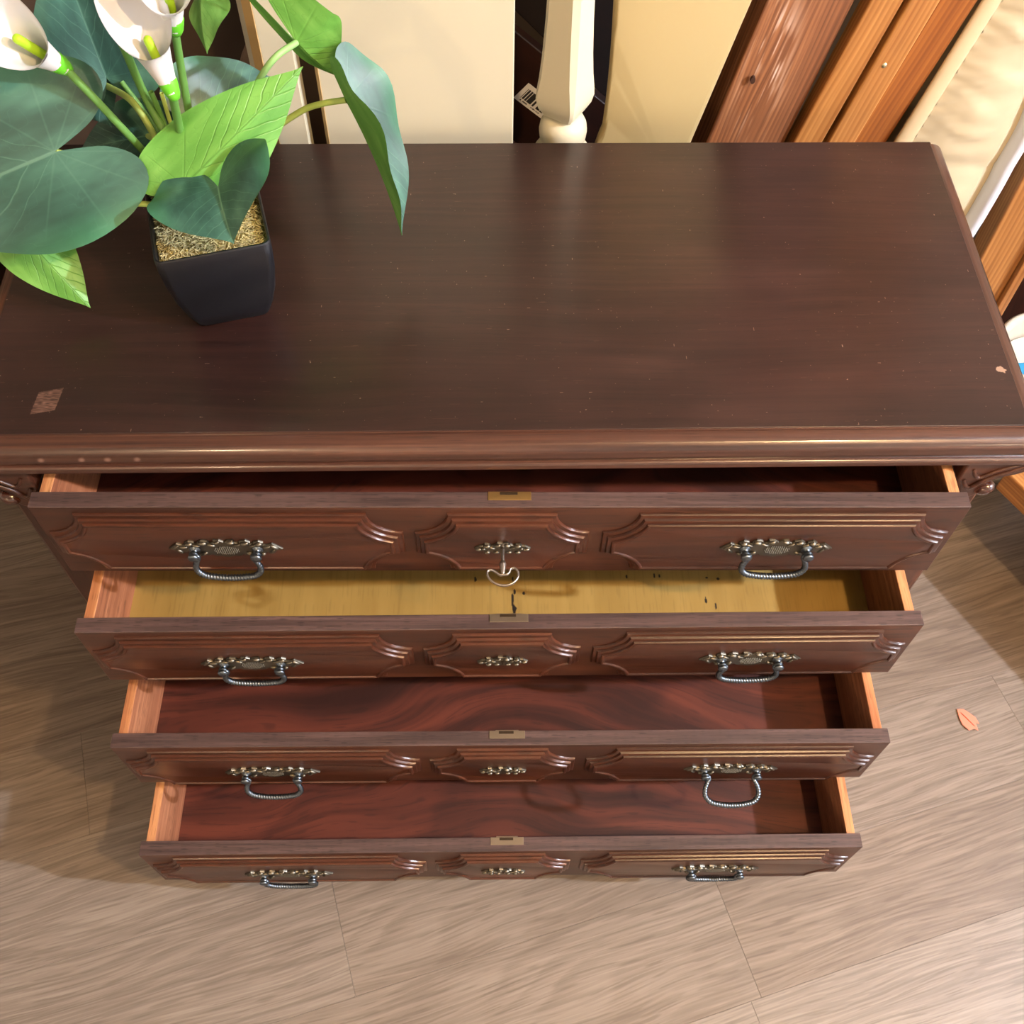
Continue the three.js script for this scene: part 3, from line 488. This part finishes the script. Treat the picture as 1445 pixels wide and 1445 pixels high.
// ---------------------------------------------------------------- potted calla lily
const plant = thing('potted_calla_lily', 'artificial white calla lily with broad green leaves in a square black pot', 'potted plant', -0.304, T, -0.191);
{
  // pot: rounded square rings, turned
  const sq = (a, r, y) => { const out = []; for (let q = 0; q < 4; q++) for (let k = 0; k <= 5; k++) { const t = q * Math.PI / 2 + k / 5 * Math.PI / 2, cx = (a - r) * (q === 0 || q === 3 ? 1 : -1), cz = (a - r) * (q < 2 ? 1 : -1); out.push(V(cx + r * Math.cos(t), y, cz + r * Math.sin(t))); } return out.reverse(); };
  const prof = [[0.0385, 0.008, 0.0005], [0.040, 0.008, 0.003], [0.0465, 0.009, 0.022], [0.053, 0.009, 0.05], [0.057, 0.009, 0.08], [0.0585, 0.008, 0.105], [0.0585, 0.008, 0.1185], [0.0578, 0.008, 0.12], [0.0562, 0.007, 0.12], [0.0553, 0.006, 0.1185], [0.0553, 0.006, 0.095]];
  const pg = creased(loft(prof.map((q) => sq(...q)), true, true, true), 40); pg.rotateY(0.256);
  obj('pot', pg, phys({ color: 0x0f1219, roughness: 0.42, bumpMap: tex(256, 256, (u, v) => { const k = 128 + 60 * fbm(u * 10, v * 10, 10, 10, 4, 4); return [k, k, k]; }, false), bumpScale: 0.0001 }), plant);
  // moss-like fill
  const n = 56, sg = new THREE.PlaneGeometry(0.11, 0.11, n, n); sg.rotateX(-Math.PI / 2); const p = sg.attributes.position;
  for (let i = 0; i < p.count; i++) { const x = p.getX(i), z = p.getZ(i), e = 1 - Math.max(Math.abs(x), Math.abs(z)) / 0.055; p.setY(i, 0.107 + 0.003 * Math.min(1, e * 5) + 0.0022 * fbm(x * 160 + 50, z * 160 + 50, 999, 999, 5, 3) + 0.0012 * rnd()); }
  sg.computeVertexNormals(); sg.rotateY(0.256);
  const soilTex = tex(512, 512, (u, v) => { const a = noise(u * 90 + 2 * noise(u * 30, v * 30, 30, 30, 4), v * 60, 90, 60, 3), b = noise(u * 200, v * 170, 200, 170, 6); return mix([96, 86, 44], [206, 198, 150], clamp(0.45 + 0.5 * a + 0.4 * b)); });
  obj('moss_fill', sg, std({ map: soilTex, roughness: 1 }), plant);
  const strand = new THREE.BoxGeometry(0.0058, 0.0007, 0.0007), fib = new THREE.InstancedMesh(strand, std({ color: 0xffffff, roughness: 0.95 }), 1500), m4 = new THREE.Matrix4(), qt = new THREE.Quaternion(), col = new THREE.Color();
  for (let i = 0; i < 1500; i++) { const x = (rnd() - 0.5) * 0.106, z = (rnd() - 0.5) * 0.106, v = V(x, 0.1108 + rnd() * 0.0025, z).applyAxisAngle(V(0, 1, 0), 0.256); qt.setFromEuler(new THREE.Euler((rnd() - 0.5) * 0.8, rnd() * 6.28, (rnd() - 0.5) * 0.8)); const s = 0.5 + rnd() * 0.7; m4.compose(v, qt, V(s, 1, 1)); fib.setMatrixAt(i, m4); const k = 0.25 + rnd() * 0.5; col.setRGB(k * 0.95, k * 0.86, k * 0.46); fib.setColorAt(i, col); }
  fib.name = 'moss_fibres'; fib.userData.kind = 'stuff'; fib.castShadow = fib.receiveShadow = true; plant.add(fib);

  // leaf texture: one half the upper face, the other half the underside
  const vein = (a, c) => { // 0..1 strength of the vein network in leaf coordinates
    const s = Math.abs(c); let d = s - 0.01 * clamp(1.15 - a, 0.25, 1); let k = sstep(0.012, 0, d) * (a > -0.03 ? 1 : 0);
    const q = a - 0.62 * s - 0.16 * s * s + 0.02 * noise(a * 9 + 50, c * 9 + 50, 99, 99, 3);
    if (q > 0.0) { const g = q / 0.15, f = Math.abs(g - Math.round(g)) * 0.15; k = Math.max(k, 0.75 * sstep(0.009, 0.002, f) * sstep(1.05, 0.55, s + a * 0.4)); }
    else { const an = Math.atan2(s, a + 0.001), g = an / 0.42, f = Math.abs(g - Math.round(g)) * 0.42 * Math.hypot(a, s); k = Math.max(k, 0.35 * sstep(0.01, 0.002, f) * sstep(1.0, 0.6, Math.hypot(a * 1.6, s))); }
    const t = Math.abs(noise(a * 13 + 40, c * 10 + 40, 200, 200, 12)); k = Math.max(k, 0.22 * sstep(0.07, 0.0, t));
    return k;
  };
  const leafTex = tex(1024, 512, (u, v) => {
    const under = u > 0.5, a = (under ? u - 0.5 : u) * 2 * 1.55 - 0.5, c = v * 2.1 - 1.05, k = vein(a, c), n = fbm(u * 8, v * 8, 8, 8, 5, 4), e = sstep(0.55, 1.0, Math.abs(c));
    if (!under) return mix(mix(mix([34, 72, 62], [70, 116, 100], clamp(0.45 + n)), [58, 130, 88], 0.55 * e), [128, 168, 142], 0.36 * k);
    return mix(mix([84, 142, 62], [120, 174, 92], clamp(0.5 + n)), [74, 126, 48], 0.6 * k);
  });
  const leafBump = tex(512, 256, (u, v) => { const a = (u > 0.5 ? u - 0.5 : u) * 2 * 1.55 - 0.5, c = v * 2.1 - 1.05, k = 128 - 90 * vein(a, c) * (u > 0.5 ? -1 : 1); return [k, k, k]; }, false);
  const leafM = phys({ map: leafTex, roughness: 0.44, bumpMap: leafBump, bumpScale: 0.0006, sheen: 0.15, sheenRoughness: 0.6 });
  const leafLightM = phys({ map: leafTex, color: 0xf4ffe0, roughness: 0.45, bumpMap: leafBump, bumpScale: 0.002 });
  const outline = new THREE.CatmullRomCurve3([[0, 0], [-0.12, 0.05], [-0.3, 0.16], [-0.43, 0.38], [-0.42, 0.66], [-0.24, 0.9], [0.02, 1], [0.25, 0.96], [0.48, 0.78], [0.7, 0.5], [0.87, 0.2], [0.95, 0.06], [1, 0]].map(([x, y]) => V(x, y, 0)), false, 'centripetal').getPoints(44);
  function leaf(o) {
    const { p, t, w, back, n, fold = 0.2, cup = 0, bend = 0.1, wave = 0.006, waveK = 2.2, ph = 0, mat = leafM, curl = 0 } = o;
    const P0 = V(...p), P2 = V(...t), d0 = P2.clone().sub(P0), L = d0.length(), N = V(...n).normalize(); N.addScaledVector(d0, -N.dot(d0) / (L * L)).normalize();
    const P1 = P0.clone().lerp(P2, 0.5).addScaledVector(N, bend * L);
    const bez = (s) => P0.clone().multiplyScalar((1 - s) * (1 - s)).addScaledVector(P1, 2 * s * (1 - s)).addScaledVector(P2, s * s);
    const tan = (s) => P1.clone().sub(P0).multiplyScalar(2 * (1 - s)).addScaledVector(P2.clone().sub(P1), 2 * s).normalize();
    const NB = 9, pos = [[], []], uv = [[], []], idx = [];
    const point = (a, c) => { // a along (-0.45..1), c across (-1..1)
      const s = clamp(a), T0 = tan(s), B0 = T0.clone().cross(N).normalize(), Nn = B0.clone().cross(T0).normalize();
      const q = bez(s); if (a < 0) q.addScaledVector(T0, a / 0.45 * back);
      const f = fold + curl * s, ac = Math.abs(c) * (c > 0 ? 1 : o.asym ?? 1); if (c < 0) c *= o.asym ?? 1;
      const hgt = ac * w * Math.sin(f) + cup * c * c * w + wave * Math.sin(a * Math.PI * waveK + ph + (c > 0 ? 0 : 1.3)) * ac * ac + (a < 0 ? (o.lift ?? 0) * (a / 0.45) ** 2 * ac : 0);
      return [q.addScaledVector(B0, c * w * Math.cos(f)).addScaledVector(Nn, hgt), Nn];
    };
    let base = 0;
    for (const side of [-1, 1]) {
      outline.forEach((q) => { const m = Math.max(0, q.x); for (let b = 0; b <= NB; b++) { const k = b / NB, a = m + (q.x - m) * k, c = side * q.y * k, [pt, nn] = point(a, c); const th = 0.0005 * (1 - 0.85 * k);
        pos[0].push(pt.x + nn.x * th, pt.y + nn.y * th, pt.z + nn.z * th); pos[1].push(pt.x - nn.x * th, pt.y - nn.y * th, pt.z - nn.z * th);
        const u = (a + 0.5) / 1.55 * 0.5, v = (c + 1.05) / 2.1; uv[0].push(u, v); uv[1].push(u + 0.5, v); } });
      for (let i = 0; i + 1 < outline.length; i++) for (let b = 0; b < NB; b++) { const A = base + i * (NB + 1) + b, C = A + NB + 1; side > 0 ? idx.push(A, C, A + 1, A + 1, C, C + 1) : idx.push(A, A + 1, C, A + 1, C + 1, C); }
      base += outline.length * (NB + 1);
    }
    const tot = base, all = [...idx]; for (let i = 0; i < idx.length; i += 3) all.push(idx[i] + tot, idx[i + 2] + tot, idx[i + 1] + tot);
    const g = new THREE.BufferGeometry(); g.setAttribute('position', new THREE.Float32BufferAttribute([...pos[0], ...pos[1]], 3)); g.setAttribute('uv', new THREE.Float32BufferAttribute([...uv[0], ...uv[1]], 2)); g.setIndex(all); g.computeVertexNormals();
    return obj('leaf', g, mat, plant);
  }
  const VW = [0.3, 0.6, 0.74], UN = [-0.3, -0.6, -0.74];
  leaf({ p: [-0.134, 0.19, -0.013], t: [-0.31, 0.13, 0.018], w: 0.09, back: 0.075, n: VW, fold: 0.12, bend: 0.08, wave: 0.008 });
  leaf({ p: [-0.205, 0.1, -0.007], t: [-0.141, 0.024, 0.04], w: 0.042, back: 0.03, n: UN, fold: 0.35, bend: -0.12, wave: 0.004, mat: leafLightM });
  leaf({ p: [-0.013, 0.16, 0.002], t: [0.111, 0.2354, -0.084], w: 0.052, back: 0.038, n: UN, fold: 0.3, bend: -0.1, wave: 0.005, waveK: 3, mat: leafLightM });
  leaf({ p: [0.024, 0.165, 0.01], t: [0.044, 0.15, 0.074], w: 0.078, back: 0.03, n: [-0.33, 0.92, 0.1], fold: 0.5, cup: -0.25, bend: 0.1, wave: 0.006 });
  leaf({ p: [0.102, 0.2404, -0.115], t: [0.136, 0.2, -0.118], w: 0.05, back: 0.07, n: [0.45, -0.2, -0.85], fold: 0.3, bend: -0.1, wave: 0.005, asym: 0.35, mat: leafLightM });
  leaf({ p: [0.149, 0.2, -0.078], t: [0.197, 0.06, -0.032], w: 0.05, back: 0.048, n: [0.93, 0.28, 0.08], fold: 0.72, bend: 0.06, wave: 0.005, waveK: 3, lift: 0.0 });
  leaf({ p: [-0.105, 0.19, -0.129], t: [-0.151, 0.27, -0.232], w: 0.065, back: 0.03, n: VW, fold: 0.3, bend: 0.05 });
  leaf({ p: [-0.015, 0.15, -0.126], t: [0.05, 0.14, -0.2], w: 0.052, back: 0.03, n: [0.05, 0.75, 0.65], fold: 0.3, bend: 0.15 });
  leaf({ p: [0.008, 0.27, -0.155], t: [0.007, 0.22, -0.126], w: 0.03, back: 0.02, n: [0.6, -0.3, -0.7], fold: 0.3, bend: -0.1 });
  leaf({ p: [-0.149, 0.19, -0.165], t: [-0.112, 0.14, -0.114], w: 0.045, back: 0.04, n: [0.1, 0.7, 0.7], fold: 0.2 });
  leaf({ p: [-0.09, 0.1, -0.15], t: [-0.173, 0.08, -0.15], w: 0.042, back: 0.035, n: [0.2, 0.8, 0.55], fold: 0.15 });

  const stemM = std({ color: 0x5d8f45, roughness: 0.5 }), paleM = std({ color: 0xa6bf62, roughness: 0.5 });
  const stem = (pts, r, m) => obj('stem', new THREE.TubeGeometry(new THREE.CatmullRomCurve3(pts.map((q) => V(...q))), 40, r, 10), m, plant);
  stem([[-0.1, 0.2704, -0.031], [-0.075, 0.2104, -0.037], [-0.05, 0.1404, -0.045], [-0.015, 0.1064, -0.006]], 0.0039, stemM);
  stem([[-0.064, 0.315, -0.078], [-0.057, 0.2804, -0.073], [-0.055, 0.2004, -0.086], [-0.035, 0.1504, -0.061], [-0.011, 0.1064, -0.016]], 0.0042, stemM);
  stem([[0, 0.2604, -0.007], [-0.014, 0.1904, -0.038], [-0.015, 0.1404, -0.034], [-0.006, 0.1064, -0.006]], 0.0042, stemM);
  stem([[0.006, 0.3004, -0.048], [-0.003, 0.2404, -0.059], [-0.009, 0.1704, -0.058], [0.001, 0.1064, -0.004]], 0.0039, stemM);
  stem([[-0.114, 0.1804, -0.134], [-0.068, 0.1904, -0.085], [-0.05, 0.1604, -0.065], [-0.026, 0.1154, -0.025], [-0.012, 0.1064, 0]], 0.0034, paleM);
  stem([[-0.088, 0.1904, -0.122], [-0.065, 0.1604, -0.102], [-0.036, 0.1304, -0.057], [-0.007, 0.1064, -0.004]], 0.0028, stemM);
  stem([[-0.045, 0.2104, -0.078], [-0.042, 0.1704, -0.08], [-0.029, 0.1404, -0.051], [-0.006, 0.1064, -0.011]], 0.0028, stemM);
  stem([[-0.034, 0.2104, -0.076], [-0.034, 0.1704, -0.075], [-0.023, 0.1404, -0.045], [-0.005, 0.1064, -0.011]], 0.0022, paleM);
  stem([[-0.134, 0.188, -0.015], [-0.115, 0.176, -0.022], [-0.084, 0.165, -0.03], [-0.054, 0.15, -0.028], [-0.032, 0.1204, -0.014], [-0.016, 0.1064, 0.003]], 0.0032, paleM);
  stem([[-0.205, 0.1, -0.009], [-0.121, 0.1404, -0.02], [-0.073, 0.1354, -0.001], [-0.045, 0.1304, -0.001], [-0.014, 0.1064, 0.015]], 0.003, paleM);
  stem([[0.102, 0.2404, -0.115], [0.083, 0.2404, -0.09], [0.059, 0.2104, -0.087], [0.029, 0.1604, -0.065], [0.002, 0.1064, -0.004]], 0.0034, std({ color: 0x92c478, roughness: 0.5 }));
  stem([[0.149, 0.2004, -0.078], [0.128, 0.1954, -0.08], [0.1, 0.1804, -0.087], [0.049, 0.1504, -0.066], [0.007, 0.1064, 0.003]], 0.0033, paleM);
  stem([[0.024, 0.1634, 0.012], [0.014, 0.1404, 0.003], [0.008, 0.1064, 0.015]], 0.0036, paleM);
  stem([[-0.013, 0.158, 0.002], [-0.018, 0.1354, 0.008], [-0.01, 0.1064, 0.012]], 0.0036, paleM);
  stem([[-0.09, 0.1, -0.15], [-0.06, 0.135, -0.09], [-0.033, 0.1204, -0.019], [-0.008, 0.1064, 0.015]], 0.003, paleM);
  stem([[-0.015, 0.15, -0.126], [-0.011, 0.1404, -0.067], [-0.004, 0.1064, -0.006]], 0.003, stemM);

  // flowers: white spathe rolled round a yellow-green spadix
  const white = phys({ color: 0xd8dade, roughness: 0.45, sheen: 0.3, sheenRoughness: 0.5 }), spad = std({ color: 0xa2d022, roughness: 0.6 }), calyx = std({ color: 0x63c22c, roughness: 0.45 });
  function flower(p, t, backDir, size) {
    const P = V(...p), a = V(...t).sub(P).normalize(), b = V(...backDir); b.addScaledVector(a, -b.dot(a)).normalize(); const c = a.clone().cross(b);
    const to = (x, y, h) => P.clone().addScaledVector(b, x * size).addScaledVector(c, y * size).addScaledVector(a, h * size);
    const NP = 56, NH = 22, pos = [], idx = [];
    for (const sh of [0, 1]) for (let i = 0; i <= NP; i++) for (let j = 0; j <= NH; j++) {
      const f = (i / NP - 0.5) * 2 * Math.PI * 1.06, k = j / NH, e = (Math.cos(f) + 1) / 2, H = 0.042 + 0.075 * e ** 1.3, h = H * k;
      const r = 0.0062 + 0.0265 * Math.pow(h / 0.085, 1.25) * (1 - 0.34 * e * k) + 0.007 * k ** 5 * (1 - 0.6 * e) - sh * 0.0007 + (i / NP) * 0.0012;
      const tipIn = 1 - 0.5 * sstep(0.75, 1, k) * sstep(0.75, 1, e);
      const q = to(r * Math.cos(f), r * Math.sin(f) * tipIn, h - 0.004 * k ** 4 * (1 - e)); pos.push(q.x, q.y, q.z);
    }
    const S = (NP + 1) * (NH + 1);
    for (let i = 0; i < NP; i++) for (let j = 0; j < NH; j++) { const A = i * (NH + 1) + j, C = A + NH + 1; idx.push(A, C, A + 1, A + 1, C, C + 1, A + S, A + 1 + S, C + S, A + 1 + S, C + 1 + S, C + S); }
    const g = new THREE.BufferGeometry(); g.setAttribute('position', new THREE.Float32BufferAttribute(pos, 3)); g.setIndex(idx); g.computeVertexNormals();
    const fl = obj('flower', g, white, plant);
    const q = new THREE.Quaternion().setFromUnitVectors(V(0, 1, 0), a);
    const sp = new THREE.CapsuleGeometry(0.0042 * size, 0.03 * size, 6, 14); sp.translate(0, 0.034 * size, 0); sp.applyQuaternion(q); sp.translate(...P); sp.translate(...b.clone().multiplyScalar(0.002)); obj('spadix', sp, spad, fl);
    const cx = new THREE.LatheGeometry([[0, -0.007], [0.0044, -0.007], [0.0068, -0.002], [0.0084, 0.005], [0.0094, 0.0105], [0.0086, 0.0115]].map(([x, y]) => new THREE.Vector2(x * size, y * size)), 20); cx.applyQuaternion(q); cx.translate(...P); obj('calyx', cx, calyx, fl);
  }
  flower([-0.102, 0.2704, -0.033], [-0.135, 0.337, 0.0], [-0.6, 0.0, -0.6], 1.05);
  flower([0, 0.2604, -0.009], [-0.018, 0.325, -0.028], [-0.35, -0.3, -0.85], 0.98);
  flower([0.007, 0.3004, -0.048], [0.014, 0.37, -0.034], [-0.2, -0.2, -0.9], 1.0);
}
// ---------------------------------------------------------------- small things
{ // torn scrap of pinkish leaf on the floor
  const pts = [[0.79, -0.011], [0.7985, -0.0105], [0.804, -0.0055], [0.8125, 0.003], [0.8155, 0.0125], [0.8105, 0.0115], [0.811, 0.016], [0.8115, 0.0225], [0.8065, 0.0195], [0.799, 0.0215], [0.792, 0.0125], [0.79, 0.001]];
  const t = thing('leaf_scrap', 'small torn pinkish leaf lying on the wood floor', 'leaf', 0.801, 0.0012, 0.006);
  const g = new THREE.ExtrudeGeometry(new THREE.Shape(pts.map(([x, z]) => new THREE.Vector2(x - 0.801, -(z - 0.006)))), { depth: 0.0008, bevelEnabled: true, bevelSize: 0.0006, bevelThickness: 0.0004, bevelSegments: 1 }); g.rotateX(-Math.PI / 2); g.scale(1.15, 1, 1.15); g.rotateZ(0.12); g.translate(0, 0.0024, 0);
  obj('torn_blade', g, std({ color: 0xe88c72, roughness: 0.7 }), t); 
  const v = new THREE.TubeGeometry(new THREE.CatmullRomCurve3([V(-0.0085, 0.0034, -0.013), V(0, 0.0046, 0), V(0.008, 0.0052, 0.012)]), 12, 0.0006, 6); obj('midrib', v, std({ color: 0xd06a50, roughness: 0.7 }), t);
}
{ // pale bead in the bottom drawer
  const t = thing('bead', 'tiny pale bead peeping over the front of the bottom drawer', 'bead', 0.0885, 0.78 - 3 * 0.1825 - 0.115, 0.245);
  const s = new THREE.SphereGeometry(0.0055, 16, 12); s.translate(0, 0.0055, 0); obj('shell', s, std({ color: 0xe8d6c6, roughness: 0.4 }), t);
}

renderer.render(scene, camera);
